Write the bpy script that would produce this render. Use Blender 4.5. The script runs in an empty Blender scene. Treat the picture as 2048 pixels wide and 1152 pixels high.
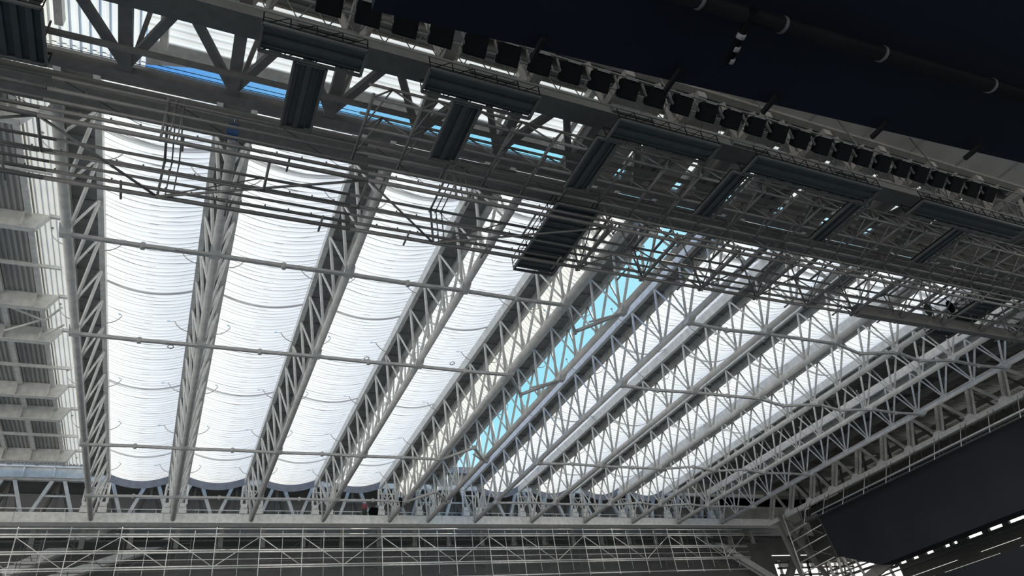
import bpy, math, random
from mathutils import Vector, Matrix
random.seed(7)
SC = bpy.context.scene
COL = SC.collection

# ------------------------------------------------------------------ camera
W, H, F = 2048.0, 1152.0, 1423.7149
VA, VB = Vector((238.0 - W/2, 1715.0 - H/2, F)), Vector((4310.0 - W/2, 1064.0 - H/2, F))
ey, ex = VA.normalized(), VB.normalized()
ez = -(ey.cross(ex)).normalized()
if ez.y > 0: ez = -ez
# rows: world axis expressed in camera coordinates (x right, y down, z forward)
cam_d = bpy.data.cameras.new('camera'); cam = bpy.data.objects.new('camera', cam_d); COL.objects.link(cam)
cam_d.sensor_width = 36.0; cam_d.lens = 36.0*F/W; cam_d.clip_start = 0.1; cam_d.clip_end = 2000
cam.matrix_world = Matrix(((ex.x, -ex.y, -ex.z, 0), (ey.x, -ey.y, -ey.z, 0), (ez.x, -ez.y, -ez.z, 0), (0, 0, 0, 1)))
SC.camera = cam

# ------------------------------------------------------------------ sky, sun, exposure
SC.view_settings.view_transform = 'Standard'
SC.view_settings.look = 'None'
SC.view_settings.gamma = 1.0
SC.view_settings.exposure = 0.06
SC.view_settings.use_curve_mapping = False
wd = bpy.data.worlds.new('sky'); SC.world = wd; wd.use_nodes = True
nt = wd.node_tree; nt.nodes.clear()
out = nt.nodes.new('ShaderNodeOutputWorld'); bg = nt.nodes.new('ShaderNodeBackground')
tc = nt.nodes.new('ShaderNodeTexCoord'); dot = nt.nodes.new('ShaderNodeVectorMath'); dot.operation = 'DOT_PRODUCT'
dot.inputs[1].default_value = (1.0, 0.0, -0.15)
rmp = nt.nodes.new('ShaderNodeValToRGB'); mr = nt.nodes.new('ShaderNodeMapRange')
mr.inputs['From Min'].default_value = -0.5; mr.inputs['From Max'].default_value = 0.8
nt.links.new(tc.outputs['Generated'], dot.inputs[0]); nt.links.new(dot.outputs['Value'], mr.inputs['Value'])
nt.links.new(mr.outputs[0], rmp.inputs[0]); sep = nt.nodes.new('ShaderNodeSeparateXYZ'); nt.links.new(tc.outputs['Generated'], sep.inputs[0])
hz = nt.nodes.new('ShaderNodeMapRange'); hz.interpolation_type = 'SMOOTHSTEP'
hz.inputs['From Min'].default_value = 0.10; hz.inputs['From Max'].default_value = 0.46; hz.inputs['To Min'].default_value = 1.0; hz.inputs['To Max'].default_value = 0.0
nt.links.new(sep.outputs[2], hz.inputs['Value'])
mixw = nt.nodes.new('ShaderNodeMixRGB'); mixw.inputs[2].default_value = (1.60, 1.50, 1.36, 1)
wx = nt.nodes.new('ShaderNodeMapRange'); wx.inputs['From Min'].default_value = -1.0; wx.inputs['From Max'].default_value = 1.0
wx.inputs['To Min'].default_value = 1.6; wx.inputs['To Max'].default_value = 0.62  # horizon brightened to the west, added to light west-facing steel
nt.links.new(sep.outputs[0], wx.inputs['Value'])
hc = nt.nodes.new('ShaderNodeVectorMath'); hc.operation = 'SCALE'; hc.inputs[0].default_value = (1.58, 1.50, 1.38)
nt.links.new(wx.outputs[0], hc.inputs['Scale']); nt.links.new(hc.outputs[0], mixw.inputs[2])
nt.links.new(hz.outputs[0], mixw.inputs[0]); nt.links.new(rmp.outputs[0], mixw.inputs[1])
nt.links.new(mixw.outputs[0], bg.inputs[0]); nt.links.new(bg.outputs[0], out.inputs[0])
cr = rmp.color_ramp
cr.elements[0].position = 0.20; cr.elements[0].color = (0.09, 0.30, 0.74, 1)
cr.elements[1].position = 0.62; cr.elements[1].color = (0.30, 0.76, 0.93, 1)
e = cr.elements.new(0.42); e.color = (0.20, 0.52, 0.84, 1)
e = cr.elements.new(1.0); e.color = (0.62, 0.88, 1.0, 1)
bg.inputs[1].default_value = 1.0
sun_d = bpy.data.lights.new('sun', 'SUN'); sun = bpy.data.objects.new('sun', sun_d); COL.objects.link(sun)
sun_d.energy = 3.3; sun_d.angle = math.radians(2.0); sun_d.color = (1.0, 0.90, 0.78)
sun.rotation_euler = Vector((-0.62, -0.25, -1.0)).to_track_quat('-Z', 'Y').to_euler()

# ------------------------------------------------------------------ materials
def mat(name, col, rough=0.6, metal=0.0, noise=0.12, scale=1.5, coat=0.0):
    m = bpy.data.materials.new(name); m.use_nodes = True
    n = m.node_tree; b = n.nodes['Principled BSDF']
    b.inputs['Roughness'].default_value = rough; b.inputs['Metallic'].default_value = metal
    t = n.nodes.new('ShaderNodeTexCoord'); q = n.nodes.new('ShaderNodeTexNoise'); r = n.nodes.new('ShaderNodeValToRGB')
    q.inputs['Scale'].default_value = scale; q.inputs['Detail'].default_value = 5
    n.links.new(t.outputs['Object'], q.inputs['Vector']); n.links.new(q.outputs['Fac'], r.inputs[0])
    lo = [c*(1-noise) for c in col]; hi = [min(1, c*(1+noise)) for c in col]
    r.color_ramp.elements[0].position = 0.35; r.color_ramp.elements[0].color = (*lo, 1)
    r.color_ramp.elements[1].position = 0.65; r.color_ramp.elements[1].color = (*hi, 1)
    n.links.new(r.outputs[0], b.inputs['Base Color'])
    if max(col) < 0.06: b.inputs['Specular IOR Level'].default_value = 0.12 if max(col) > 0.015 else 0.04
    return m
M = {}
M['white'] = mat('white_painted_steel', (0.68, 0.68, 0.66), 0.5)
M['chord'] = mat('grey_painted_steel', (0.53, 0.53, 0.52), 0.45)
M['brace'] = mat('light_painted_steel', (0.70, 0.70, 0.685), 0.5)
M['deck'] = mat('dark_deck_lining', (0.25, 0.25, 0.247), 0.7)
M['link'] = mat('linkage_steel', (0.40, 0.40, 0.395), 0.45)
M['galv'] = mat('shaded_galvanised_tube', (0.125, 0.126, 0.126), 0.5, 0.2)  # dark base colour stands in for the shade on the near gantry
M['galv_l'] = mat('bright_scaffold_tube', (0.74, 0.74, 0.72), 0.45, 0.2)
M['frame'] = mat('grey_frame_steel', (0.56, 0.57, 0.57), 0.5)
M['screen_wall'] = mat('facade_panel', (0.07, 0.07, 0.068), 0.7)
M['green'] = mat('dark_green_tarpaulin', (0.035, 0.05, 0.035), 0.8)
M['red'] = mat('dull_red_plastic', (0.22, 0.06, 0.07), 0.6)
M['girder'] = mat('soffit_grey_steel', (0.16, 0.157, 0.152), 0.6)
M['dark'] = mat('dark_steel', (0.07, 0.075, 0.075), 0.6)
M['darkp'] = mat('dark_platform_sheet', (0.045, 0.055, 0.06), 0.45, 0.3)
M['duct'] = mat('black_duct', (0.007, 0.008, 0.009), 0.5)
M['black'] = mat('black_ceiling', (0.008, 0.010, 0.018), 0.8, scale=0.4)
M['screen'] = mat('black_display_panel', (0.022, 0.025, 0.031), 0.5, scale=0.1)
M['blackm'] = mat('black_lamp_housing', (0.0035, 0.004, 0.005), 0.7)
M['lens'] = mat('dark_lamp_glass', (0.003, 0.0035, 0.0045), 0.7)
M['wall'] = mat('dark_wall_lining', (0.13, 0.13, 0.13), 0.8, scale=0.3)
M['soffit'] = mat('grey_soffit_panel', (0.22, 0.22, 0.21), 0.7, scale=0.3)
M['blue'] = mat('blue_hoist_motor', (0.02, 0.06, 0.16), 0.5)
M['floor'] = mat('pitch', (0.41, 0.385, 0.345), 0.9, scale=0.05)
M['cable'] = mat('black_cable', (0.012, 0.012, 0.013), 0.6)
M['tape'] = mat('white_tape', (0.2, 0.2, 0.2), 0.6)

def corrug(name, col, pitch, axis, trans=0.0, depth=0.5):
    m = bpy.data.materials.new(name); m.use_nodes = True
    n = m.node_tree; b = n.nodes['Principled BSDF']; o = n.nodes['Material Output']
    t = n.nodes.new('ShaderNodeTexCoord'); q = n.nodes.new('ShaderNodeTexNoise'); r = n.nodes.new('ShaderNodeValToRGB')
    q.inputs['Scale'].default_value = 0.4
    n.links.new(t.outputs['Object'], q.inputs['Vector']); n.links.new(q.outputs['Fac'], r.inputs[0])
    r.color_ramp.elements[0].color = (*[c*0.85 for c in col], 1); r.color_ramp.elements[1].color = (*[min(1, c*1.1) for c in col], 1)
    n.links.new(r.outputs[0], b.inputs['Base Color']); b.inputs['Roughness'].default_value = 0.55
    if trans:
        tr = n.nodes.new('ShaderNodeBsdfTranslucent'); n.links.new(r.outputs[0], tr.inputs[0])
        mx = n.nodes.new('ShaderNodeMixShader'); mx.inputs[0].default_value = trans
        n.links.new(b.outputs[0], mx.inputs[1]); n.links.new(tr.outputs[0], mx.inputs[2]); n.links.new(mx.outputs[0], o.inputs[0])
    return m
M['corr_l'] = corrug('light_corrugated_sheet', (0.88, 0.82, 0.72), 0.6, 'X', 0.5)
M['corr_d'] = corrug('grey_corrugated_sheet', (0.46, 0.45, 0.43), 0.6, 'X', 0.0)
M['corr_o'] = corrug('opaque_near_roof_sheet', (0.42, 0.41, 0.39), 0.6, 'Y', 0.0)
M['corr_n'] = corrug('near_roof_sheet', (0.88, 0.85, 0.78), 0.6, 'Y', 0.75)

def fabric():
    m = bpy.data.materials.new('white_roof_fabric'); m.use_nodes = True
    n = m.node_tree; n.nodes.clear(); L = n.links.new
    o = n.nodes.new('ShaderNodeOutputMaterial'); uv = n.nodes.new('ShaderNodeUVMap'); uv.uv_map = 'UVMap'
    sp = n.nodes.new('ShaderNodeSeparateXYZ'); L(uv.outputs[0], sp.inputs[0])
    def math_(op, a, b=None, c=None):
        k = n.nodes.new('ShaderNodeMath'); k.operation = op
        for i, v in enumerate((a, b, c)):
            if v is None: continue
            if isinstance(v, (int, float)): k.inputs[i].default_value = v
            else: L(v, k.inputs[i])
        return k.outputs[0]
    def noise(vec, sc, det=2.0):
        k = n.nodes.new('ShaderNodeTexNoise'); k.inputs['Scale'].default_value = sc; k.inputs['Detail'].default_value = det
        L(vec, k.inputs['Vector']); return k.outputs['Fac']
    U, V = sp.outputs[0], sp.outputs[1]
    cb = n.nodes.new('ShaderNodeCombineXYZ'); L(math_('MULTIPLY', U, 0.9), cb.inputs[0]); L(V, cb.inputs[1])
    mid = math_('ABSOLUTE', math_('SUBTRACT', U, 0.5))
    # shade of the folds painted as dark lines across the bay, one every 0.62 m, each wandering a little and fading in and out
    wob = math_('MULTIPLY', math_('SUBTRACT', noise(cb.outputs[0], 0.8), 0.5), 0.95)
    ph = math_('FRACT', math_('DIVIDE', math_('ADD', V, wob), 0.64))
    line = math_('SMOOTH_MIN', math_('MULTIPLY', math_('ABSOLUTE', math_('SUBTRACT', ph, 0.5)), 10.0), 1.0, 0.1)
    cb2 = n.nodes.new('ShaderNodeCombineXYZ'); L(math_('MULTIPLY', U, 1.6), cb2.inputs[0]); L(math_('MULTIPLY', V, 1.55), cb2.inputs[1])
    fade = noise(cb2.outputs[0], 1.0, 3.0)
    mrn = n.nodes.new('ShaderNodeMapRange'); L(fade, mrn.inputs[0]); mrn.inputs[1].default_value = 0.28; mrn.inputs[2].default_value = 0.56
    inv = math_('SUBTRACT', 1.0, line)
    fold_shade = math_('MULTIPLY', inv, mrn.outputs[0])
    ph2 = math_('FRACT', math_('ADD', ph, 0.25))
    soft_shade = math_('MULTIPLY', math_('ABSOLUTE', math_('SUBTRACT', ph2, 0.5)), 2.0)  # soft grey gradient between folds, shading put into the colour
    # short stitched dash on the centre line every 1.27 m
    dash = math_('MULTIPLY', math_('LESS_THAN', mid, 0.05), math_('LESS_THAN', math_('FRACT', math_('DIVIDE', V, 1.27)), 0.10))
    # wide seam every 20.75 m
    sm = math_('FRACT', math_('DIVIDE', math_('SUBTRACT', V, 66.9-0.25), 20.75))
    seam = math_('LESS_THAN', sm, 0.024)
    v = math_('SUBTRACT', 1.0, math_('MULTIPLY', fold_shade, 0.85))
    v = math_('SUBTRACT', v, math_('MULTIPLY', soft_shade, 0.20))
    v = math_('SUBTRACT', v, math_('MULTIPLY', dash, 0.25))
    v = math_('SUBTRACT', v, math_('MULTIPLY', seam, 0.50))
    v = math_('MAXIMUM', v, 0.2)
    cc = n.nodes.new('ShaderNodeCombineXYZ')
    base = n.nodes.new('ShaderNodeVectorMath'); base.operation = 'SCALE'; base.inputs[0].default_value = (0.95, 0.89, 0.81)
    L(v, base.inputs['Scale'])
    tr = n.nodes.new('ShaderNodeBsdfTranslucent'); df = n.nodes.new('ShaderNodeBsdfDiffuse'); mx = n.nodes.new('ShaderNodeMixShader')
    L(base.outputs[0], tr.inputs[0]); L(base.outputs[0], df.inputs[0]); mx.inputs[0].default_value = 0.85
    L(df.outputs[0], mx.inputs[1]); L(tr.outputs[0], mx.inputs[2]); L(mx.outputs[0], o.inputs[0])
    return m
M['fabric'] = fabric()
M['hem'] = mat('shadow_blue_hem_fabric', (0.20, 0.23, 0.30), 0.7)  # hem's shadow and the fascia's sky tint put into the blue-grey

# ------------------------------------------------------------------ helpers
class MB:
    def __init__(s): s.v = []; s.f = []; s.sm = []
    def quad(s, pts, sm=False):
        i = len(s.v); s.v += [tuple(p) for p in pts]; s.f.append(tuple(range(i, i+len(pts)))); s.sm.append(sm)
    def box(s, x0, x1, y0, y1, z0, z1):
        i = len(s.v)
        s.v += [(x, y, z) for z in (z0, z1) for y in (y0, y1) for x in (x0, x1)]
        for f in ((0, 2, 3, 1), (4, 5, 7, 6), (0, 1, 5, 4), (2, 6, 7, 3), (0, 4, 6, 2), (1, 3, 7, 5)):
            s.f.append(tuple(i+k for k in f)); s.sm.append(False)
        return s
    def bar(s, p, q, w, h, up=(0, 0, 1)):
        p, q = Vector(p), Vector(q); d = (q-p).normalized(); u = Vector(up)
        a = d.cross(u)
        if a.length < 1e-4: a = d.cross(Vector((0, 1, 0)))
        a.normalize(); b = a.cross(d).normalized(); i = len(s.v)
        for c in (p, q):
            for sx, sy in ((-1, -1), (1, -1), (1, 1), (-1, 1)):
                s.v.append(tuple(c + a*sx*w/2 + b*sy*h/2))
        for f in ((0, 1, 2, 3), (7, 6, 5, 4), (0, 4, 5, 1), (1, 5, 6, 2), (2, 6, 7, 3), (3, 7, 4, 0)):
            s.f.append(tuple(i+k for k in f)); s.sm.append(False)
        return s
    def ibeam(s, p, q, w, h, t=0.06):
        p, q = Vector(p), Vector(q); up = Vector((0, 0, 1))
        s.bar(p+up*(h/2-t/2), q+up*(h/2-t/2), w, t); s.bar(p-up*(h/2-t/2), q-up*(h/2-t/2), w, t); s.bar(p, q, t, h-2*t)
        return s
    def tube(s, pts, r, n=8, cap=True):
        pts = [Vector(p) for p in pts]; i0 = len(s.v); prev = None
        for k, p in enumerate(pts):
            d = (pts[min(k+1, len(pts)-1)] - pts[max(k-1, 0)]).normalized()
            a = d.cross(Vector((0, 0, 1))) if prev is None else (prev - d*prev.dot(d))
            if a.length < 1e-4: a = d.cross(Vector((1, 0, 0)))
            a.normalize(); prev = a; b = d.cross(a)
            for j in range(n):
                t = 2*math.pi*j/n; s.v.append(tuple(p + (a*math.cos(t) + b*math.sin(t))*r))
        for k in range(len(pts)-1):
            for j in range(n):
                s.f.append((i0+k*n+j, i0+k*n+(j+1) % n, i0+(k+1)*n+(j+1) % n, i0+(k+1)*n+j)); s.sm.append(True)
        if cap:
            s.f.append(tuple(i0+j for j in range(n-1, -1, -1))); s.sm.append(False)
            k = (len(pts)-1)*n; s.f.append(tuple(i0+k+j for j in range(n))); s.sm.append(False)
        return s
    def prism(s, poly, ext):
        i = len(s.v); k = len(poly); e = Vector(ext)
        s.v += [tuple(p) for p in poly] + [tuple(Vector(p)+e) for p in poly]
        s.f.append(tuple(i+j for j in range(k))); s.f.append(tuple(i+k+j for j in range(k-1, -1, -1))); s.sm += [False, False]
        for j in range(k):
            s.f.append((i+j, i+(j+1) % k, i+k+(j+1) % k, i+k+j)); s.sm.append(False)
        return s
    def build(s, name, m, parent=None):
        me = bpy.data.meshes.new(name); me.from_pydata(s.v, [], s.f); me.validate()
        if len(me.polygons) == len(s.sm): me.polygons.foreach_set('use_smooth', s.sm)
        import bmesh
        bm = bmesh.new(); bm.from_mesh(me); bmesh.ops.recalc_face_normals(bm, faces=bm.faces); bm.to_mesh(me); bm.free()
        me.materials.append(M[m] if isinstance(m, str) else m)
        o = bpy.data.objects.new(name, me); COL.objects.link(o)
        if parent: o.parent = parent
        return o
def tag(o, label=None, cat=None, group=None, kind=None):
    if label: o['label'] = label
    if cat: o['category'] = cat
    if group: o['group'] = group
    if kind: o['kind'] = kind
    return o
def thing(name, label, cat, loc=(0, 0, 0), group=None):
    o = bpy.data.objects.new(name, None); COL.objects.link(o); o.location = loc
    return tag(o, label, cat, group)
def copy_tree(o, parent=None):
    c = o.copy(); COL.objects.link(c)
    if parent: c.parent = parent
    for ch in list(o.children): copy_tree(ch, c)
    return c
def bar(name, m, parent, p, q, w, h): return MB().bar(p, q, w, h).build(name, m, parent)
def pipe(name, m, parent, p, q, r, n=8): return MB().tube([p, q], r, n).build(name, m, parent)
ORD = ['first', 'second', 'third', 'fourth', 'fifth', 'sixth', 'seventh', 'eighth', 'ninth', 'tenth', 'eleventh', 'twelfth',
       'thirteenth', 'fourteenth', 'fifteenth', 'sixteenth', 'seventeenth', 'eighteenth', 'nineteenth', 'twentieth',
       'twenty-first', 'twenty-second', 'twenty-third', 'twenty-fourth', 'twenty-fifth', 'twenty-sixth', 'twenty-seventh', 'twenty-eighth']

# ------------------------------------------------------------------ the setting
BAY = 6.33
Y0, Y1 = 37.8, 116.7           # truss ends
TX = [-10.3, 0.5, 11.65, 22.75, 33.8, 40.6, 49.3, 60.4, 71.6, 82.4, 93.3, 104.4]
fl = MB().box(-160, 260, -120, 260, -19.0, -18.5).build('floor', 'floor'); tag(fl, kind='structure')
bw = MB().box(-80, 127, 129, 129.5, -18.5, 49.0).box(127, 170, 129, 129.5, 36.9, 49.0).box(127, 170, 129, 129.5, 34.9, 36.6).box(127, 170, 129, 129.5, -18.5, 29.0).build('wall_far', 'wall'); tag(bw, kind='structure')
M['wall_up'] = mat('lightened_wall_panel', (0.42, 0.43, 0.43), 0.8, scale=0.3)  # added lighter panel, makes up for the light missing on this wall
tag(MB().box(-80, 165, 126.8, 127.0, 40.5, 47.3).build('wall_far', 'wall_up'), kind='structure')

def corrugated(x0, x1, y0, y1, z, pitch, amp, axis, skin=True):
    """trapezoidal sheet: ribs run along `axis`, stepping across the other one"""
    b = MB(); a0, a1 = (x0, x1) if axis == 'Y' else (y0, y1)
    k = int((a1-a0)/pitch); pts = []
    for i in range(k):
        s = a0 + i*pitch
        pts += [(s, 0), (s+pitch*0.42, 0), (s+pitch*0.5, amp), (s+pitch*0.92, amp)]
    pts.append((a0+k*pitch, 0))
    for (p, h), (q, g) in zip(pts[:-1], pts[1:]):
        if axis == 'Y': b.quad([(p, y0, z+h), (q, y0, z+g), (q, y1, z+g), (p, y1, z+h)])
        else: b.quad([(x0, p, z+h), (x0, q, z+g), (x1, q, z+g), (x1, p, z+h)])
    # upper skin closes the sandwich panel
    if skin: b.quad([(x0, y0, z+amp+0.12), (x1, y0, z+amp+0.12), (x1, y1, z+amp+0.12), (x0, y1, z+amp+0.12)])
    return b

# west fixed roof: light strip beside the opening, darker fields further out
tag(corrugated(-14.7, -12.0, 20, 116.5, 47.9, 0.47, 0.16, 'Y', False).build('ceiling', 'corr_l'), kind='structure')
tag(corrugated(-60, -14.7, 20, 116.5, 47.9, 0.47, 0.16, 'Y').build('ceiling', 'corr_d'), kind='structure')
# near fixed roof (ribs along X)
tag(corrugated(-6, 125, 30.6, 36.6, 46.5, 0.62, 0.2, 'X', False).build('ceiling', 'corr_n'), kind='structure')
tag(corrugated(-60, 125, 6, 31, 46.5, 0.62, 0.2, 'X').build('ceiling', 'corr_o'), kind='structure')
tag(corrugated(-60, -6.0, 31, 39.2, 46.5, 0.62, 0.2, 'Y', False).build('ceiling', 'corr_n'), kind='structure')
ar = MB()
for k in range(14):      # shallow arch closing the near roof edge around the blue sky opening
    a, b = k/14, (k+1)/14
    ar.prism([(-6+9*a, 36.6, 46.3), (-6+9*b, 36.6, 46.3), (-6+9*b, 37.0+1.5*(1-math.sin(math.pi*(0.04+0.46*b))), 46.3), (-6+9*a, 37.0+1.5*(1-math.sin(math.pi*(0.04+0.46*a))), 46.3)], (0, 0, 0.25))
ar.box(3, 125, 36.6, 37.0, 46.2, 46.6); ar.box(-6, 125, 36.0, 36.6, 46.25, 46.4)
t_eaves = ar.build('trim_1', 'white'); tag(t_eaves, kind='structure')
for k in range(14):
    o_ = MB().box(27.0+6.33*k, 32.5+6.33*k, 28.4, 37.6, 44.2, 44.5).build('ceiling', 'soffit')
    tag(o_, kind='structure')
# east fixed roof
tag(corrugated(96, 190, 20, 122, 50.5, 0.9, 0.2, 'X').build('ceiling', 'soffit'), kind='structure')
# far fixed roof edge
tag(MB().box(-60, 170, 120.0, 129, 47.4, 51.2).build('ceiling', 'soffit'), kind='structure')
tag(MB().box(107, 190, 122, 129, 47.4, 50.7).build('ceiling', 'soffit'), kind='structure')

# ------------------------------------------------------------------ movable roof trusses
def make_truss():
    t = thing('roof_truss', '', 'roof truss')
    MB().tube([(0, Y0, 40), (0, Y1, 40)], 0.37, 10).build('bottom_chord', 'chord', t)
    for s in (-1, 1):
        g = MB().box(s*1.25-0.17, s*1.25+0.17, Y0+1.5, Y1+0.2, 45.75, 46.95)
        g.box(s*1.25-0.24, s*1.25+0.24, Y0+1.5, Y1+0.2, 45.68, 45.76); g.build('top_girder', 'white', t)
    dk = MB().box(-1.08, 1.08, Y0+1.5, Y1+0.2, 46.55, 46.75)
    y = Y0+4
    while y < Y1:
        dk.box(-1.08, 1.08, y, y+0.12, 46.35, 46.56); y += 2.535
    dk.build('deck_panel', 'deck', t)
    node = [50.8+5.07*k for k in range(-2, 14)]
    node[-1] = 116.4
    for k, y in enumerate(node):
        for s in (-1, 1):
            for dy in (-2.53, 2.53):
                if y+dy > 118.5 or y+dy < Y0+1: continue
                r = 0.15 if dy < 0 else 0.11
                ye = min(y+dy, 117.6)
                MB().tube([(s*0.2, y, 40.25), (s*1.2, ye, 45.75)], r, 8).build('diagonal_brace', 'brace', t)
    for k, y in enumerate(node[1:-1]):
        MB().box(-0.18, 0.18, y-0.42, y+0.42, 40.28, 40.62).build('gusset_plate', 'brace', t)
    for y in (50.9, 65.5, 90.1, 106.6):
        b = MB().prism([(-0.42, y-1.0, 39.9), (-0.42, y+0.35, 39.9), (-0.42, y+0.35, 39.45), (-0.42, y-0.25, 39.45)], (0.84, 0, 0))
        b.build('linkage_bracket', 'chord', t)
    for y in (48.0, 59.9, 72.3, 86.3, 98.2, 111.8):
        for s in (-1, 1):
            pts = [(s*(1.2+1.75*math.sin(a)), y, 45.3+1.75*(1-math.cos(a))*1.0) for a in [i*math.pi/2/7 for i in range(8)]]
            c = MB().tube(pts, 0.05, 6); q = pts[-1]
            c.tube([(q[0], y, q[2]), (q[0], y, q[2]+0.06)], 0.14, 8); c.build('curved_arm', 'chord', t)
    for s in (-1, 1):       # carriages running on the far rail beam
        c = MB().box(s*1.15-0.55, s*1.15+0.55, 117.3, 118.5, 41.15, 42.0)
        c.box(s*1.15-0.45, s*1.15+0.45, 117.4, 118.4, 42.1, 42.75)
        c.bar((s*1.55, 117.8, 42.7), (s*1.45, 117.7, 45.8), 0.25, 0.3); c.bar((s*0.75, 117.8, 42.7), (s*1.1, 117.7, 45.8), 0.2, 0.25)
        c.tube([(s*1.15-0.6, 117.55, 41.35), (s*1.15+0.6, 117.55, 41.35)], 0.2, 8)
        c.build('rail_carriage', 'white', t)
    c = MB().bar((-0.7, 117.6, 42.8), (0.7, 117.6, 44.8), 0.14, 0.14); c.bar((0.7, 117.6, 42.8), (-0.7, 117.6, 44.8), 0.14, 0.14)
    c.bar((-1.3, 117.6, 44.9), (1.3, 117.6, 44.9), 0.2, 0.2); c.build('carriage_frame', 'white', t)
    return t
proto = make_truss()
POS = ['leftmost', 'second from the left', 'third from the left', 'fourth from the left', 'fifth from the left, beside the slack fabric',
       'sixth from the left, in the blue sky gap', 'seventh from the left, right edge of sky gap',
       'eighth from the left', 'fourth from the right', 'third from the right', 'second from the right, beside the last fabric', 'rightmost, with dark roof behind it']
for i, x in enumerate(TX):
    o = proto if i == 0 else copy_tree(proto)
    o.location.x = x
    o['label'] = 'grey lattice roof truss, ' + POS[i]; o['group'] = 'movable roof trusses'

# ------------------------------------------------------------------ fabric between the trusses
def membrane(i, j, sag, label):
    x0, x1 = TX[i]+1.42, TX[j]-1.42; n, ny = 20, 90; ya, yb = 40.3, 117.4
    b = MB(); me = bpy.data.meshes.new('roof_membrane'); vs = []; fs = []; uv = []
    for a in range(ny+1):
        y = ya+(yb-ya)*a/ny
        for c in range(n+1):
            u = c/n; z = 46.95 - sag*4*u*(1-u)
            vs.append((x0+(x1-x0)*u, y, z))
    for a in range(ny):
        for c in range(n):
            p = a*(n+1)+c; fs.append((p, p+1, p+n+2, p+n+1))
    me.from_pydata(vs, [], fs); L = me.uv_layers.new(name='UVMap')
    for poly in me.polygons:
        poly.use_smooth = True
        for li in poly.loop_indices:
            v = me.vertices[me.loops[li].vertex_index].co
            L.data[li].uv = ((v.x-x0)/(x1-x0), v.y)
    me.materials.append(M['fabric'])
    o = bpy.data.objects.new('roof_membrane', me); COL.objects.link(o)
    tag(o, label, 'roof fabric', 'white fabric roof bays')
    # hem flap along the far end
    h = MB(); 
    for c in range(n):
        u, w = c/n, (c+1)/n
        za, zb = 46.95-sag*4*u*(1-u), 46.95-sag*4*w*(1-w)
        xa, xb = x0+(x1-x0)*u, x0+(x1-x0)*w
        h.quad([(xa, yb, za), (xb, yb, zb), (xb, yb+0.15, zb-1.1), (xa, yb+0.15, za-1.1)])
        h.quad([(xa, yb+0.08, za), (xb, yb+0.08, zb), (xb, yb+0.23, zb-1.1), (xa, yb+0.23, za-1.1)])
    h.build('hem', 'hem', o)
    if i < 4:
        y = 77.5 - 0.8*i; cx = x0+(x1-x0)*0.80; z = 46.95-sag*4*0.8*0.2 - 0.05
        MB().tube([(cx+0.30*math.cos(a), y+0.38*math.sin(a), z) for a in [k*math.pi/6 for k in range(13)]], 0.045, 5, False).build('vent_ring', 'cable', o)
    return o
names = ['between the leftmost and second trusses', 'between the second and third trusses', 'between the third and fourth trusses',
         'between the fourth and fifth trusses', 'hanging slack between the fifth and sixth trusses', None,
         'bay, first one right of the blue sky gap', 'second one right of the blue sky gap', 'third one right of the blue sky gap',
         'fourth one right of the blue sky gap, last of the row', None]
for i in range(11):
    if names[i] is None: continue
    sag = 0.9 if i < 4 else (2.3 if i == 4 else 1.25)
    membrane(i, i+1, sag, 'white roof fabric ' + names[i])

# ------------------------------------------------------------------ folding linkages between neighbouring trusses
ROWS = [(50.9, 1), (65.5, 1), (90.1, -1), (106.6, -1)]
RN = ['row nearest the camera', 'second row from camera', 'third row from camera', 'row nearest the far wall']
for r, (y, sg) in enumerate(ROWS):
    for i in range(11):
        if i == 5: continue
        a, b = TX[i], TX[i+1]; half = (b-a)/2
        dy = math.sqrt(max(0.0, 5.56**2-half**2)) if i >= 4 else 0.12
        t = thing('folding_linkage', 'folding linkage, %s, between %s and %s trusses' % (RN[r], ORD[i], ORD[i+1]),
                  'linkage', (a, y, 39.6), 'folding linkages between the roof trusses')
        hz = 0.02
        for (p, q) in (((0.1, 0, 0), (half, sg*dy, hz)), ((half, sg*dy, hz), (2*half-0.1, 0, 0))):
            bar('arm', 'link', t, p, q, 0.30, 0.30)
        MB().tube([(half, sg*dy, -0.28), (half, sg*dy, 0.28)], 0.2, 10).build('hinge_pin', 'link', t)
        bar('damper', 'link', t, (2*half-3.0, sg*(dy*(0.54))-0.35, -0.2), (2*half-0.3, -0.3, -0.2), 0.14, 0.14)

# ------------------------------------------------------------------ far side: rail beam, A-frames, wall clutter
t = thing('rail_beam', 'long pale horizontal rail beam under the far ends of all roof trusses', 'beam', (0, 117.3, 39.7))
MB().box(-60, 121, 0, 1.5, 0, 1.35).build('box_girder', 'white', t)
MB().box(-60, 121, -0.25, 1.7, -0.12, 0.0).build('bottom_flange', 'white', t)
for k in range(29): MB().box(-58+k*BAY, -57.9+k*BAY, -0.12, 0.02, 0.0, 1.35).build('stiffener', 'white', t)
for z in (0.55, 1.15): pipe('handrail', 'galv_l', t, (-60, 1.6, 1.35+z), (121, 1.6, 1.35+z), 0.07)
for k in range(60): pipe('handrail_post', 'galv_l', t, (-59+k*3, 1.6, 1.3), (-59+k*3, 1.6, 2.5), 0.045, 6)

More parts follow.
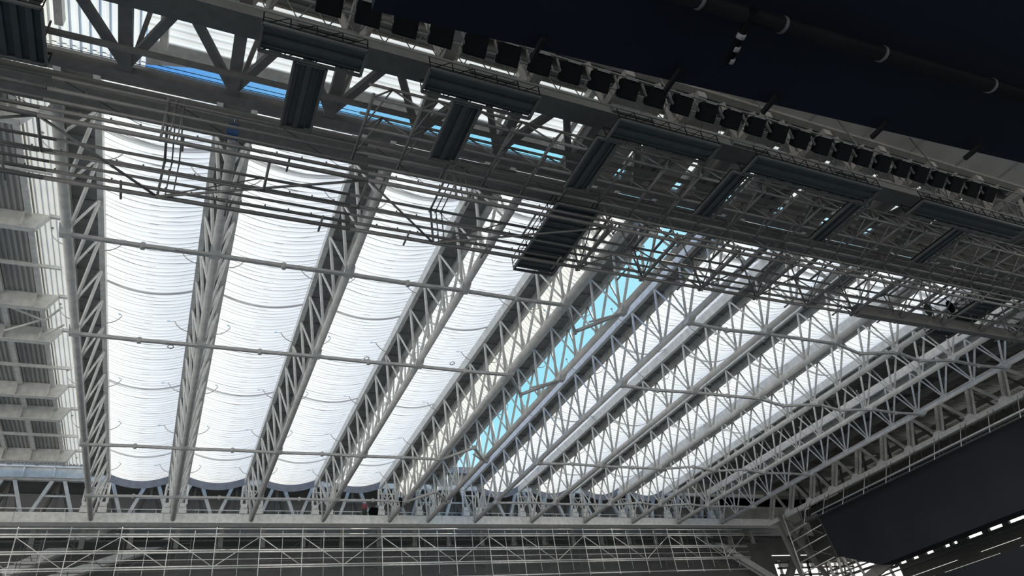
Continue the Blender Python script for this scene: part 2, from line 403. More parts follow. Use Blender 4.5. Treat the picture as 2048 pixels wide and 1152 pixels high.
AN = 0
for k in range(-7, 18):
    x = -3.46+0.35+BAY*k
    if x > 116: break
    t = thing('a_frame_support', 'grey A-shaped steel frame standing on the far rail beam, %s from the left' % ORD[AN], 'steel frame', (x, 119.6, 41.05), 'A-frames along the far side'); AN += 1
    for s in (-1, 1):
        bar('leg', 'frame', t, (s*0.5, 0, 6.3), (s*2.8, 0, 0), 0.6, 0.5)
        bar('rear_leg', 'girder', t, (s*0.3, 3.5, 6.3), (s*2.2, 3.5, 0), 0.5, 0.4)
    bar('centre_post', 'girder', t, (0, 1.6, 0), (0, 1.6, 6.3), 0.4, 0.4)
    bar('tie_bar', 'frame', t, (-1.9, 0, 3.2), (1.9, 0, 3.2), 0.2, 0.25)
    bar('head_plate', 'frame', t, (-1.0, 0, 6.0), (1.0, 0, 6.0), 0.7, 0.9)
t = thing('eaves_beam', 'long grey horizontal beam linking the heads of the far A-frames', 'beam', (0, 119.6, 46.9))
bar('web', 'frame', t, (-60, 0, 0), (121, 0, 0), 0.6, 0.7)
t = thing('eaves_fascia', 'blue-grey strip along the far roof edge seen below the sky gap', 'fascia', (0, 119.3, 49.9))
MB().box(-13, 121, 0, 0.5, 0, 1.2).build('fascia_panel', 'hem', t)
# gallery between beam and wall
t = thing('service_gallery', 'dark service gallery running behind the far rail beam', 'gallery', (0, 121, 38.0))
MB().box(-60, 121, 0, 2.6, 0, 0.3).build('gallery_floor', 'dark', t)
MB().box(-60, 121, 2.4, 2.6, 3.6, 4.3).build('back_rail', 'wall', t)
for z, m in ((1.2, 'galv'), (2.2, 'galv')): pipe('handrail', m, t, (-60, 0, z), (121, 0, z), 0.06)
for k in range(28): bar('stub_column', 'soffit', t, (-55.5+k*BAY, 0.2, -1.0), (-55.5+k*BAY, 0.2, 2.0), 0.7, 0.5)
for n_, (p, q, w, lab) in enumerate([((-20.5, 125, 34.6), (-5.5, 125, 43.0), 1.7, 'wide grey diagonal beam climbing right behind the scaffold at bottom left'),
                        ((-20, 126.0, 32.2), (0.5, 126.0, 39.6), 1.2, 'fainter grey diagonal beam lowest at the bottom left corner'),
                        ((102.5, 125, 41.8), (122, 125, 30.2), 1.7, 'wide grey diagonal beam falling right behind the scaffold at bottom right')]):
    t = thing('diagonal_girder', lab, 'beam', p)
    bar('box_section', 'frame', t, (0, 0, 0), Vector(q)-Vector(p), 0.8, w)
    bar('lower_flange', 'soffit', t, (0, -0.5, -0.9), Vector(q)-Vector(p)+Vector((0, -0.5, -0.9)), 0.15, 0.3)

# far scaffold gantry, three bays to a section
def far_section():
    t = thing('scaffold_gantry', '', 'scaffold'); L = 3*BAY
    for z, r in ((38.1, .10), (37.3, .09), (36.95, .12), (34.95, .09), (34.65, .12), (33.6, .05), (32.65, .11), (32.35, .09), (30.3, .1)):
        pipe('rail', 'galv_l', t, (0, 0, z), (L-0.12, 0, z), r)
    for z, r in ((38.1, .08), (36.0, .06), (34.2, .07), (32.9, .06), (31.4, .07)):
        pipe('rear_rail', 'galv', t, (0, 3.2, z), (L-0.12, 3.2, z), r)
    for k in range(3):
        pipe('post', 'galv_l', t, (k*BAY, 0, 30.0), (k*BAY, 0, 38.3), 0.075, 6)
        pipe('rear_post', 'galv', t, (k*BAY+0.4, 3.2, 30.0), (k*BAY+0.4, 3.2, 38.3), 0.075, 6)
        pipe('post', 'galv_l', t, (k*BAY+3.4, 0.6, 31.0), (k*BAY+3.4, 0.6, 38.0), 0.045, 6)
        if k != 1:
            a, b = (0, BAY) if k == 0 else (BAY, 0)
            pipe('diagonal_brace', 'galv_l', t, (k*BAY+a, 0, 36.9), (k*BAY+b, 0, 32.5), 0.065, 6)
            pipe('diagonal_brace', 'galv', t, (k*BAY+b, 3.2, 36.9), (k*BAY+a, 3.2, 32.5), 0.06, 6)
        else:
            pipe('diagonal_brace', 'galv_l', t, (k*BAY, 0, 36.9), (k*BAY+BAY, 0, 32.5), 0.06, 6)
        for q in range(3): pipe('cross_tube', 'galv', t, (k*BAY+q*2.11, 0, 36.95-2.3*(q % 2)), (k*BAY+q*2.11, 3.2, 36.95-2.3*(q % 2)), 0.045, 6)
    for k in range(8): bar('batten', 'dark', t, (BAY+1.2, 0.8, 33.0+k*0.45), (BAY+3.0, 0.8, 33.0+k*0.45), 0.05, 0.08)
    for x in (BAY+1.2, BAY+3.0): pipe('ladder_stile', 'galv', t, (x, 0.8, 32.5), (x, 0.8, 37.0), 0.05, 6)
    return t
fs = far_section(); n = 0
for k in range(7):
    o = fs if k == 0 else copy_tree(fs)
    o.location = (108 - 7*3*BAY + k*3*BAY, 115.3, 0)
    o['label'] = 'pale tube scaffold gantry section at the bottom of the picture, %s from the left' % ORD[n]; o['group'] = 'far scaffold gantry sections'; n += 1

# ------------------------------------------------------------------ west roof beams
for k, y in enumerate([20.5, 33.3, 46.2, 59.1, 71.9, 78.5, 91.4, 97.6, 110.9]):
    t = thing('roof_beam', 'pale grey roof beam with a slanted end at the left edge, %s from the near side' % ORD[k], 'beam', (-14.4, y, 46.0), 'roof beams at the left edge')
    MB().prism([(-46, 0, 0), (0, 0, 0), (0.95, 0, 1.85), (-46, 0, 1.85)], (0, 0.08, 0)).build('web', 'white', t)
    MB().box(-46, 0.0, -0.28, 0.36, -0.08, 0.0).build('bottom_flange', 'white', t)
    MB().bar((0, 0.04, -0.03), (1.0, 0.04, 1.85), 0.64, 0.08).build('end_flange', 'white', t)
    MB().box(0.9, 1.75, -0.12, 0.2, 1.6, 1.9).build('stub', 'white', t)
    for x in (-1.0, -4.3, -7.6, -10.9):
        MB().box(x-0.05, x+0.05, -0.45, 0.0, 0, 1.85).build('stiffener', 'white', t)
for k, y in enumerate([40, 52.6, 66.1, 86.0, 104.8]):
    t = thing('purlin', 'thin pale purlin between roof beams at the left edge, %s from the near side' % ORD[k], 'beam', (-14.4, y, 46.95), 'thin purlins at the left edge')
    MB().box(-46, 1.6, 0, 0.22, 0.1, 0.45).build('channel', 'white', t)
for k, x in enumerate([-15.1, -18.5, -21.9, -25.3]):
    t = thing('ridge_beam', 'pale beam running away from the camera under the left roof, %s from the opening' % ORD[k], 'beam', (x, 20, 47.42), 'lengthwise beams under the left roof')
    MB().box(-0.25, 0.25, 0, 96, 0, 0.45).build('box_section', 'white', t)
t = thing('wind_bracing', 'pale V-shaped bracing tubes between two roof beams at the left edge', 'bracing', (-15, 75, 46.6))
for p, q in (((-3.5, -2.6, 0), (0, 0, 0)), ((-3.5, 2.8, 0), (0, 0, 0)), ((0.3, 0, 0), (1.9, -2.2, 0.4)), ((0.1, 2.9, 0), (1.9, 1.2, 0.4))):
    pipe('tube', 'white', t, p, q, 0.12)
t = thing('west_end_fascia', 'pale glazed strip at the far end of the left roof', 'fascia', (-60, 118.6, 46.8))
MB().box(0, 47.5, 0.3, 0.5, 0, 1.6).build('panel', 'frame', t)
MB().box(0, 47.5, 0, 0.3, 1.5, 1.75).build('top_bar', 'white', t)
for k in range(12): MB().box(47.3-k*3.9, 47.5-k*3.9, 0, 0.3, 0, 1.6).build('mullion', 'white', t)

# ------------------------------------------------------------------ east edge truss, catwalk, screen
t = thing('edge_truss', 'heavy grey braced truss running away along the right edge above the black screen', 'truss', (118, 0, 40))
bar('bottom_chord', 'frame', t, (0, 20, 0), (0, 117.4, 0), 0.8, 0.85)
bar('top_chord', 'frame', t, (3.7, 20, 6.9), (3.7, 118.5, 6.9), 0.6, 0.6)
yy = 117.2
while yy > 25:
    bar('post', 'frame', t, (0, yy, 0.3), (3.7, yy, 6.9), 0.55, 0.55)
    bar('post_flange', 'frame', t, (0.1, yy-0.75, 0.3), (3.8, yy-0.75, 6.9), 0.12, 0.5)
    bar('diagonal_brace', 'frame', t, (3.6, yy-0.3, 6.7), (0.1, yy-BAY+0.3, 0.45), 0.42, 0.42)
    MB().prism([(-0.41, yy-1.1, 0.35), (-0.41, yy+1.1, 0.35), (-0.41, yy+0.5, 1.0), (-0.41, yy-0.5, 1.0)], (0.82, 0, 0)).build('gusset_plate', 'frame', t)
    yy -= BAY
yy = 113.95; n = 0
while yy > 25:
    bar('rear_post', 'dark', t, (6.5, yy, -0.6), (8.5, yy, 8.0), 0.4, 0.4)
    bar('rear_brace', 'dark', t, (8.5, yy, 8.0), (6.5, yy-BAY+0.4, 0.0), 0.3, 0.3)
    if n % 2 == 0: bar('hanger_tube', 'frame', t, (1.6, yy-2.2, 5.6), (1.6, yy+2.0, 5.6), 0.3, 0.3)
    bar('outrigger', 'girder', t, (3.7, yy-3.1, 6.7), (8.6, yy-3.1, 7.4), 0.4, 0.4)
    yy -= BAY; n += 1
bar('rear_chord', 'girder', t, (8.6, 20, 8.0), (8.6, 117, 8.0), 0.6, 0.6)
bar('rear_chord', 'girder', t, (6.4, 20, -0.4), (6.4, 117, -0.4), 0.5, 0.5)
t = thing('roof_deck_beams', 'dark grey roof framing behind the rightmost truss', 'roof framing', (107, 0, 48.5))
for k in range(16): MB().box(0, 60, 24+k*BAY, 24.5+k*BAY, 0.9, 2.0).build('joist', 'girder', t)
for k in range(5): MB().box(4+k*9, 5.0+k*9, 20, 120, -0.1, 0.9).build('girder', 'soffit', t)
t = thing('edge_catwalk', 'narrow catwalk with pale handrail just above the black screen', 'catwalk', (113.4, 0, 36.25))
pipe('handrail', 'galv_l', t, (0, 25, 0.25), (0, 101.5, 0.25), 0.13)
pipe('lower_rail', 'galv', t, (0.3, 25, -0.45), (0.3, 104, -0.45), 0.1)
bar('walkway', 'dark', t, (0.75, 25, -0.4), (0.75, 104, -0.4), 1.2, 0.15)
yy = 104
while yy > 28:
    pipe('hanger', 'galv_l', t, (0, yy, -0.6), (2.5, yy, 3.2), 0.07, 6); pipe('hanger', 'galv', t, (0.2, yy-0.8, -0.6), (2.7, yy-0.8, 3.2), 0.05, 6)
    bar('step', 'galv', t, (0, yy-1.9, -0.3), (2.6, yy-1.9, -0.3), 0.12, 0.12)
    yy -= 5.2
t = thing('corner_window_frame', 'pale window bars in front of the daylight gap at the bottom, left of the black screen', 'frame', (127, 128.4, 29))
for z in (5.9, 4.7, 3.2, 1.5): bar('transom', 'screen_wall', t, (0, 0, z), (24, 0, z), 0.25, 0.35)
for k in range(9): bar('mullion', 'screen_wall' if k % 2 else 'frame', t, (0.6+2.7*k, 0, 0), (1.0+2.9*k, 0, 6.4), 0.25, 0.3 if k % 3 else 0.7)
for k in range(5): bar('infill_panel', 'white', t, (1.5+4.4*k, 0.1, 5.3), (3.6+4.4*k, 0.1, 5.3), 0.1, 0.9)
t = thing('display_screen', 'huge blank black screen with cut corner hanging at the lower right', 'screen', (115, 0, 0))
MB().prism([(0, 101.5, 36.9), (0, 30, 36.4), (0, 30, 24.2), (0, 66.2, 24.4), (0, 92.2, 24.3), (0, 100.4, 28.3)], (3.5, 0, 0)).build('panel', 'screen', t)
bar('edge_strip', 'galv', t, (-0.05, 101.6, 37.0), (-0.05, 100.5, 28.3), 0.08, 0.08)

# framework between the scaffold end and the screen
t = thing('screen_support_frame', 'pale tube frame tying the left end of the black screen to the wall', 'frame', (115, 101, 0))
for z in (36.3, 34.6, 32.6, 30.4, 28.4):
    pipe('tie_tube', 'galv_l', t, (0.2, 0.4, z), (0.2, 9.5, z-0.6), 0.10)
pipe('post', 'galv_l', t, (0.2, 9.3, 27.6), (0.2, 9.3, 39.5), 0.12); pipe('post', 'galv', t, (0.2, 5.0, 27.6), (0.2, 5.0, 39.5), 0.08)
pipe('diagonal_brace', 'galv', t, (0.2, 9.3, 38.5), (0.2, 1, 33.0), 0.08)
pipe('diagonal_brace', 'galv', t, (0.2, 9.3, 33), (0.2, 1, 29.0), 0.08)

# east facade: dark wall with slots of daylight, seen under the screen
t = thing('slotted_facade', 'dark facade with narrow bright openings under the black screen at lower right', 'facade', (140, 0, 0))
for z0, z1 in [(-18, 24.25), (24.42, 25.55), (25.72, 28.3), (29.7, 46.5)]: MB().box(0, 0.6, 20, 108, z0, z1).build('spandrel', 'screen_wall', t)
for z0, z1 in [(-18, 26.0), (34.0, 46.5)]: MB().box(0, 0.6, 108, 129, z0, z1).build('spandrel', 'screen_wall', t)
rs = random.Random(3); y = 22.0
while y < 108:
    w_ = rs.uniform(0.4, 2.6); MB().box(-0.4, 0.3, y, y+w_, 28.2, 29.8).build('mullion', 'screen_wall', t)
    y += w_ + rs.uniform(0.8, 3.4)
y = 22.0
while y < 108:
    w_ = rs.uniform(0.8, 5.0); z_ = 24.3 if rs.random() < 0.5 else 25.6
    MB().box(-0.2, 0.3, y, y+w_, z_-0.1, z_+0.2).build('blanking_strip', 'screen_wall', t); y += w_ + rs.uniform(1.0, 4)
for y in (109.5, 113.2, 116.0, 119.0, 122.5, 125.0):
    bar('strut', 'frame', t, (-0.6, y, 26), (-0.6, y+rs.uniform(-2, 2), 34), 0.35, 0.5)
for z in (28.2, 29.6, 31.6): bar('transom', 'screen_wall', t, (-0.5, 108, z), (-0.5, 129, z+0.5), 0.4, 0.45)
for z in (30.6, 27.2): pipe('rail', 'galv', t, (-1.5, 20, z), (-1.5, 128, z), 0.16)
for n_, (p, q, w, lab) in enumerate([((116, 112, 40), (124, 112, 26), 0.8, 'slim dark column leaning right below the right end of the rail beam'),
                        ((119, 116, 40), (121.5, 116, 24), 0.8, 'dark upright column near the right end of the rail beam'),
                        ((128, 118, 39.0), (117, 118, 27.0), 1.2, 'pale slanting strut at the bottom beside the scaffold end'),
                        ((117, 98, 23.3), (128, 86, 30.5), 1.6, 'wide grey sloping beam passing under the corner of the black screen')]):
    s = thing('slanted_column', lab, 'column', p)
    bar('box_section', 'girder' if n_ != 1 else 'soffit', s, (0, 0, 0), Vector(q)-Vector(p), w, w)
MB_ = MB().prism([(113, 47, 19.6), (113, 88, 19.6), (113, 88, 10), (113, 47, 10)], (3, 0, 0))
tag(MB_.build('lower_display_screen', 'screen'), 'black panel in the bottom right corner below the bright slots', 'screen')

# ------------------------------------------------------------------ near side structure
t = thing('near_rail_beam', 'long dark grey beam under the near ends of the roof trusses', 'beam', (0, 35.6, 39.4))
MB().box(-40, 121, 0, 1.5, 0, 1.1).build('box_girder', 'girder', t)
MB().box(-40, 121, -0.2, 1.7, -0.1, 0).build('bottom_flange', 'girder', t)
t = thing('opening_fascia', 'broad dark grey fascia girder along the near edge of the roof opening', 'fascia', (0, 38.4, 45.8))
MB().box(-40, 116.5, 0, 1.75, 0, 0.35).box(-40, 116.5, 1.2, 1.75, 0.35, 1.0).build('box_girder', 'girder', t)
MB().box(-40, 116.5, 0.3, 0.4, 0.4, 0.5).build('gutter', 'white', t)
for z in (0.5, 0.9): pipe('handrail', 'cable', t, (-40, 0.05, z), (116.5, 0.05, z), 0.03, 5)

# horizontal ring truss at Z 40 between Y 27.6 and 34
t = thing('ring_truss', 'dark grey horizontal truss of struts and big V braces at the near roof edge', 'truss', (0, 0, 40))
bar('front_chord', 'girder', t, (-40, 34.2, 0), (116.5, 34.2, 0), 0.7, 0.6)
bar('rear_chord', 'girder', t, (-40, 27.6, 0), (116.5, 27.6, 0), 1.0, 0.9)
bar('light_chord', 'girder', t, (-40, 31.6, -0.8), (116.5, 31.6, -0.8), 0.28, 0.3)
for k in range(-5, 18):
    x = 6.33*k
    bar('strut', 'girder', t, (x, 24, 0.1), (x, 34, 0.1), 0.75, 0.6)
    bar('v_brace', 'girder', t, (x, 33.6, 0.1), (x+BAY*0.5, 27.9, 0.1), 0.5, 0.5)
    bar('v_brace', 'girder', t, (x+BAY*0.5, 27.9, 0.1), (x+BAY, 33.6, 0.1), 0.5, 0.5)
    bar('light_brace', 'girder', t, (x+0.3, 33.6, 0.5), (x+1.7, 28, 3.5), 0.28, 0.28)
# upper inclined struts of the fixed roof
t = thing('upper_roof_framing', 'grey beams and struts right under the near corrugated roof sheets', 'roof framing', (0, 0, 44.5))
for y, w in ((26.0, 0.9), (28.3, 0.5), (32.6, 0.2)):
    MB().box(-40, 121, y, y+w, 0.4, 1.6).build('beam', 'girder', t)
for k in range(-5, 18):
    x = 6.33*k+1.5
    MB().box(x-0.25, x+0.25, 12, 36.0, 0.9, 1.7).build('rafter', 'white', t)
    bar('strut', 'girder', t, (x-1.5, 27.6, -4.0), (x+1.6, 25, 1.2), 0.4, 0.4)
    bar('strut', 'girder', t, (x-1.5, 27.6, -4.0), (x-4.4, 25, 1.2), 0.4, 0.4)
t = thing('soffit_strip', 'plain grey soffit strip between the floodlight row and the black ceiling', 'soffit', (0, 0, 43.5))
MB().box(18, 116.5, 16, 25.6, 0, 0.3).build('panel', 'soffit', t)
for k in range(15): MB().box(20+k*BAY, 20.15+k*BAY, 16, 25.6, -0.08, 0.01).build('seam_batten', 'girder', t)
MB().box(18, 116.5, 25.5, 26.1, -0.3, 0.6).build('edge_beam', 'girder', t)

# near scaffold gantry
RZ = [34.65, 35.3, 36.06, 37.0, 38.06]
def near_section(light):
    t = thing('scaffold_walkway_gantry', '', 'scaffold'); L = 3*BAY
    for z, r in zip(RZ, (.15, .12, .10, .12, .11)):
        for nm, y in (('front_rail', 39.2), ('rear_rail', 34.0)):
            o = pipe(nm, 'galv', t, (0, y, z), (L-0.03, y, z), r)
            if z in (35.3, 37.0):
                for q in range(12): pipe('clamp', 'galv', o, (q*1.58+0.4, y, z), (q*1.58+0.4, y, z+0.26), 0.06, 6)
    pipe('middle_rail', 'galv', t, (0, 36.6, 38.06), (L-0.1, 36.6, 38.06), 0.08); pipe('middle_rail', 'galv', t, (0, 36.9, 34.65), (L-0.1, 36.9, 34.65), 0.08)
    for k in range(3):
        x = k*BAY
        pipe('stub', 'galv', t, (x+4.22, 38.3, 34.65), (x+4.22, 40.0, 34.65), 0.08, 6)
        pipe('stub', 'galv', t, (x+1.2, 34.0, 35.3), (x+1.2, 35.3, 35.3), 0.07, 6)
        if light:
            if k == 1:
                for dx, r in ((0, .09), (0.45, .05), (0.9, .05)):
                    pipe('post', 'galv', t, (x+dx, 39.2, 34.5), (x+dx, 39.2, 38.2), r, 6); pipe('post', 'galv', t, (x+dx, 34.0, 34.5), (x+dx, 34.0, 38.2), r, 6)
                    pipe('cross_member', 'galv', t, (x+dx, 33.6, 38.06), (x+dx, 39.5, 38.06), r, 6)
                pipe('plan_brace', 'galv', t, (x, 39.2, 34.65), (x+2*BAY, 34.0, 34.65), 0.09, 6)
                pipe('plan_brace', 'galv', t, (x, 39.2, 34.65), (x-BAY, 34.0, 34.65), 0.09, 6)
                pipe('diagonal_brace', 'galv', t, (x, 39.2, 34.65), (x+BAY, 39.2, 38.06), 0.05, 6)
            else: pipe('cross_member', 'galv', t, (x, 33.9, 34.65), (x, 36.9, 34.65), 0.09, 6)
            pipe('hanging_wire', 'cable', t, (x+0.5, 34.0, 38.0), (x+BAY*0.8, 36.6, 38.06), 0.02, 5)
            continue
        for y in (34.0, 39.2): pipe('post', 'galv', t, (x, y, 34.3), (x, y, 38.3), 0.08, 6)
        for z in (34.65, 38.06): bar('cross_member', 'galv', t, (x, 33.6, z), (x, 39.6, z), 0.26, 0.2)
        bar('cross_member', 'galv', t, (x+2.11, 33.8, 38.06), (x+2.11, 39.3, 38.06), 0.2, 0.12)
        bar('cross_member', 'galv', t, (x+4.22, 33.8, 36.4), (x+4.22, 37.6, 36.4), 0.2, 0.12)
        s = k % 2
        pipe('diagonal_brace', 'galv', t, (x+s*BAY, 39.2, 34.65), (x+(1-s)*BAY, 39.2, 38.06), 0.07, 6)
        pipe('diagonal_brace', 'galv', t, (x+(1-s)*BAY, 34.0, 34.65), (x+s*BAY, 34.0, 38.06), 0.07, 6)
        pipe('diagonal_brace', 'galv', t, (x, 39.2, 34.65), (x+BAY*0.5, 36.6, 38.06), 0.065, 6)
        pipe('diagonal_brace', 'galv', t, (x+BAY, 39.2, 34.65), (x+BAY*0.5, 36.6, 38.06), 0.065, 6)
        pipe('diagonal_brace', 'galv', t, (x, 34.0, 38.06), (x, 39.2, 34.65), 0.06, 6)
    return t
nsl, nsr = near_section(True), near_section(False)
for k in range(7):
    o = nsl if k == 0 else nsr if k == 3 else copy_tree(nsl if k < 3 else nsr)
    o.location = (-28.9 + k*3*BAY, 0, 0)
    o['label'] = 'dark tube scaffold gantry section hanging across the upper half, %s from the left' % ORD[k]; o['group'] = 'near scaffold gantry sections'
# raised inner lattice of the right half (denser tube pyramid work)
def lattice():
    t = thing('space_frame', '', 'space frame'); L = 2*BAY
    for y in (28.5, 31.0, 33.2):
        pipe('lower_tube', 'galv', t, (0, y, 36.3), (L, y, 36.3), 0.11); pipe('upper_tube', 'galv', t, (0, y+0.8, 38.6), (L, y+0.8, 38.6), 0.10)
    for k in range(4):
        x = k*BAY/2
        pipe('cross_tube', 'galv', t, (x, 28.2, 36.3), (x, 34, 36.3), 0.11, 6)
        for y in (28.5, 31.0):
            pipe('diagonal_tube', 'galv', t, (x, y, 36.3), (x+BAY/4, y+0.8, 38.6), 0.065, 6)
            pipe('diagonal_tube', 'galv', t, (x+BAY/2, y, 36.3), (x+BAY/4, y+0.8, 38.6), 0.065, 6)
            pipe('diagonal_tube', 'galv', t, (x+BAY/4, y+0.8, 38.6), (x, y+2.4, 36.3), 0.06, 6)
    return t
la = lattice()
for k in range(8):
    o = la if k == 0 else copy_tree(la)
    o.location = (8 + k*2*BAY, 0, 0)
    o['label'] = 'dark tube space frame panel behind the scaffold gantry, %s from the left' % ORD[k]; o['group'] = 'space frame panels'
t = thing('runway_beam', 'thick dark pipe-like beam along the front of the scaffold gantry at the right', 'beam', (60, 39.0, 34.9))
bar('box_section', 'galv', t, (0, 0, 0), (53, 0, 0.3), 0.6, 1.15)

# hanging platforms
def platform(x0, x1, y0, y1, z, label, deep=True, ribs='X'):
    t = thing('access_platform', label, 'platform', (x0, y0, z), 'dark corrugated access platforms')
    c = corrugated(0, x1-x0, 0, y1-y0, 0, 0.72, 0.16, ribs); c.build('decking', 'darkp', t)
    for (p, q) in (((0, 0, 0), (0, y1-y0, 0)), ((x1-x0, 0, 0), (x1-x0, y1-y0, 0)), ((0, 0, 0), (x1-x0, 0, 0)), ((0, y1-y0, 0), (x1-x0, y1-y0, 0))):
        bar('edge_beam', 'dark', t, p, q, 0.14, 0.2)
    if deep:
        along_y = (y1-y0) > (x1-x0); Ln = (y1-y0) if along_y else (x1-x0)
        n = max(2, int(Ln/1.3))
        for s in (0, 1):
            def P(u, z_): return ((s*(x1-x0)), u, z_) if along_y else (u, s*(y1-y0), z_)
            pipe('guard_rail', 'cable', t, P(0, 1.15), P(Ln, 1.15), 0.04, 5); pipe('guard_rail', 'cable', t, P(0, 0.6), P(Ln, 0.6), 0.03, 5)
            for i in range(n+1): pipe('guard_post', 'cable', t, P(i*Ln/n, 0), P(i*Ln/n, 1.2), 0.04, 5)
            for i in range(n): pipe('guard_brace', 'cable', t, P(i*Ln/n, 0), P((i+1)*Ln/n, 1.15), 0.03, 5)
    return t
platform(23.3, 26.9, 33.3, 41.6, 35.4, 'large dark ribbed platform hanging below the scaffold gantry right of centre')
platform(75.5, 79.2, 34.9, 42.4, 36.2, 'dark ribbed platform hanging below the scaffold gantry near the right edge')
for k, (a, b) in enumerate([(1.0, 6.8), (10.6, 18.0), (24.0, 32.5), (36.0, 49.0), (54.0, 68.0), (74, 92)]):
    platform(a, b, 25.0, 26.8, 35.85, 'dark catwalk deck under the floodlight row, %s from the left' % ORD[k])
for k, a in enumerate([3.0, 12.8, 23.3, 35.1, 47.6, 60.6]):
    platform(a, a+1.85, 26.9, 32.0, 35.85, 'narrow dark gangway between catwalk and gantry, %s from the left' % ORD[k], False, 'Y')
pt = platform(-14.5, -10.1, 29.3, 33.2, 38.0, 'dark boxy platform in the upper left corner', True, 'Y')
for x in (0.1, 4.3): pipe('hanger', 'dark', pt, (x, 2.2, 0.1), (x, 2.2, 1.95), 0.06, 6)

# floodlight row
def flood():
    t = thing('floodlight', '', 'floodlight')
    def L_(v, n): return (0.2 + v*0.80 + n*0.60, 0.6 - v*0.60 + n*0.80)      # v along the face, n out of its back
    def face(x, v0, v1, n0, n1): return MB().prism([(-x, *L_(v0, n0)), (-x, *L_(v1, n0)), (-x, *L_(v1*0.8, n1)), (-x, *L_(v0*0.8, n1))], (2*x, 0, 0))
    hs = face(0.68, -0.62, 0.62, 0.0, 0.42).build('housing', 'blackm', t)
    face(0.60, -0.52, 0.54, -0.03, 0.02).build('glass', 'lens', hs)
    a, b = L_(-0.66, -0.05), L_(-0.61, -0.05)
    MB().prism([(-0.45, *a), (-0.45, *b), (-0.45, b[0], b[1]+0.05), (-0.45, a[0], a[1]+0.05)], (0.9, 0, 0)).build('visor', 'galv', hs)
    for s in (-1, 1): bar('bracket', 'dark', t, (s*0.74, 0.3, 0.6), (s*0.74, 0.3, 1.85), 0.08, 0.14)
    return t
fl0 = flood()
for k in range(27):
    o = fl0 if k == 0 else copy_tree(fl0)
    o.location = (4.1 + 2.11*k, 22.25, 34.9)
    o['label'] = 'square black floodlight in the diagonal row at the top, %s from the left' % ORD[k]; o['group'] = 'floodlight row'
t = thing('floodlight_bar', 'thin dark lattice bar carrying the floodlight row', 'lighting bar', (0, 0, 0))
for y, z in ((23.6, 35.0), (23.6, 36.95), (22.5, 36.95)): pipe('tube', 'dark', t, (-12, y, z), (66, y, z), 0.07, 6)
for k in range(48):
    pipe('lacing', 'dark', t, (-10+k*1.58, 23.6, 35.0), (-9.21+k*1.58, 23.6, 36.9), 0.035, 5)
    if k % 6 == 0: pipe('hanger', 'dark', t, (-10+k*1.58, 23.6, 36.9), (-10+k*1.58, 24.2, 43.45), 0.06, 6)
    pipe('lacing', 'dark', t, (-9.21+k*1.58, 23.6, 36.9), (-8.42+k*1.58, 23.6, 35.0), 0.035, 5)
t = thing('round_soffit_beam', 'thick dull grey box beam running just below the floodlight row', 'beam', (0, 26.6, 38.6))
MB().box(-20, 110, 0, 1.6, 0, 0.9).build('box_girder', 'dark', t)
for k in range(12): MB().box(-19+k*11, -15.5+k*11, -0.25, -0.02, 0.1, 0.85).build('cover_plate', 'dark', t)

# ------------------------------------------------------------------ black ceiling at the upper right
zc = 8.0
def cpt(x): return 4.9 + (x-3.2)*(-0.0632)
poly = [(1.42, -30, zc), (1.42, cpt(1.42)-0.02, zc), (40, cpt(40), zc), (40, -30, zc)]
cl = MB().prism(poly, (0, 0, 0.5)).build('ceiling', 'black'); tag(cl, kind='structure')
t = thing('ventilation_duct', 'fat dark pipe with clamps crossing the black ceiling at upper right', 'duct', (0, 0, 0))
MB().tube([(4.4, 3.45, 7.75), (30, 2.0, 7.75)], 0.105, 14).build('pipe', 'duct', t)
for x in (5.15, 6.45, 8.2, 10.4):
    y = 3.35 - (x-4.4)*0.0566
    MB().tube([(x, y+0.1, 7.75), (x+0.05, y+0.1, 7.75)], 0.115, 14).build('clamp', 'dark', t)
for k, (x, ln) in enumerate([(3.58, .25), (5.66, .3), (7.38, .25), (9.57, .25), (11.7, .25), (13.9, .25)]):
    t = thing('ceiling_bracket', 'small black bracket sticking out of the black ceiling edge, %s from the left' % ORD[k], 'bracket', (x, cpt(x), 7.9), 'brackets along the black ceiling edge')
    bar('arm', 'cable', t, (0.0, -ln, 0), (0.0, 0.10, 0), 0.055, 0.07)
    pipe('stay', 'cable', t, (0.03, -ln*0.9, 0.0), (0.2, -ln*0.6, 0.05), 0.012, 5)
t = thing('taped_pipe', 'short dark pipe with white tape bands hanging from the black ceiling', 'pipe', (6.0, 3.7, 7.5))
pipe('pipe', 'blackm', t, (-0.1, -0.45, 0.2), (0.02, 0.3, 0.1), 0.055)
for k in range(3): MB().tube([(-0.045+k*0.035, -0.13+k*0.17, 0.155-k*0.022), (-0.035+k*0.035, -0.06+k*0.17, 0.145-k*0.022)], 0.06, 10).build('tape_band', 'tape', t)

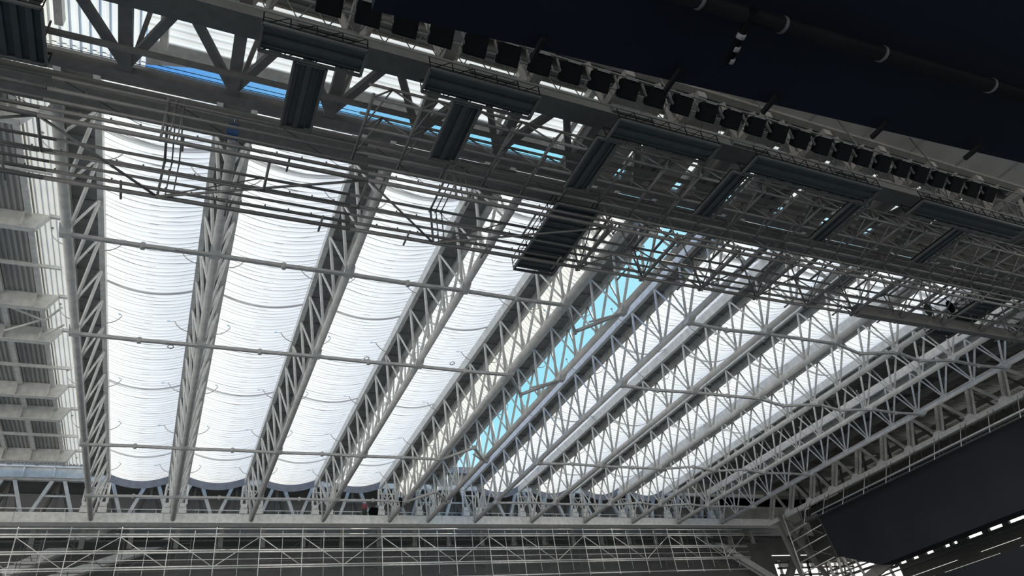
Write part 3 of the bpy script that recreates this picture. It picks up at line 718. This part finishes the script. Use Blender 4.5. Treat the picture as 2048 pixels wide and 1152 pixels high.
# ------------------------------------------------------------------ small things
t = thing('chain_hoist', 'small blue hoist hanging at the second truss near the top', 'hoist', (0.35, 35.2, 37.4))
MB().box(-0.35, 0.35, -0.3, 0.3, 0, 0.9).build('motor', 'blue', t); pipe('chain', 'blue', t, (0, 0, 0.9), (0, 0, 2.0), 0.05, 6)

def lump(name, m, parent, c, r, seed):
    import bmesh
    bm = bmesh.new(); bmesh.ops.create_icosphere(bm, subdivisions=3, radius=1.0); rg = random.Random(seed)
    ph = [rg.uniform(0, 6) for _ in range(6)]
    for v in bm.verts:
        n = v.co.copy(); k = 1 + 0.18*math.sin(4*n.x+ph[0])*math.cos(3*n.z+ph[1]) + 0.12*math.sin(7*n.y+ph[2]+3*n.z)
        v.co = Vector((c[0]+n.x*r[0]*k, c[1]+n.y*r[1]*k, c[2]+n.z*r[2]*k))
    me = bpy.data.meshes.new(name); bm.to_mesh(me); bm.free(); me.materials.append(M[m])
    for p in me.polygons: p.use_smooth = True
    o = bpy.data.objects.new(name, me); COL.objects.link(o)
    if parent: o.parent = parent
    return o
for (x, y, z, lab) in ((70.9, 38.4, 36.2, 'dark green bundle slung in the gantry above the thick beam at right'), (72.9, 37.2, 36.1, 'black bundle slung beside the post above the thick beam at right')):
    t = thing('tool_bundle', lab, 'bundle', (x, y, z-0.8))
    lump('sack', 'green' if x < 72 else 'blackm', t, (0, 0, 0.8), (0.36, 0.3, 0.75), int(x*10)); pipe('sling', 'cable', t, (0, 0, 1.4), (0, 0, 2.1), 0.05, 6)
t = thing('cable_bundle', 'black cable bundle hanging at the fifth truss near the far end', 'cable', (32.7, 106.4, 38.6))
lump('coil', 'cable', t, (0, 0, 1.0), (0.3, 0.25, 0.55), 5); pipe('tail', 'cable', t, (0, 0, 0.1), (0, 0, 0.6), 0.14, 8)
t = thing('stored_equipment', 'dark equipment heap with a dull red item standing on the far rail beam', 'equipment', (30.2, 117.9, 41.05))
lump('red_case', 'red', t, (-0.3, 0, 1.7), (0.5, 0.4, 0.6), 8); lump('base_sack', 'green', t, (-0.3, 0, 0.6), (0.35, 0.4, 0.7), 9)
lump('black_case', 'blackm', t, (1.3, 0, 0.8), (0.9, 0.4, 0.8), 10); lump('grey_sack', 'wall', t, (2.0, 0.1, 1.5), (0.5, 0.35, 0.5), 11)
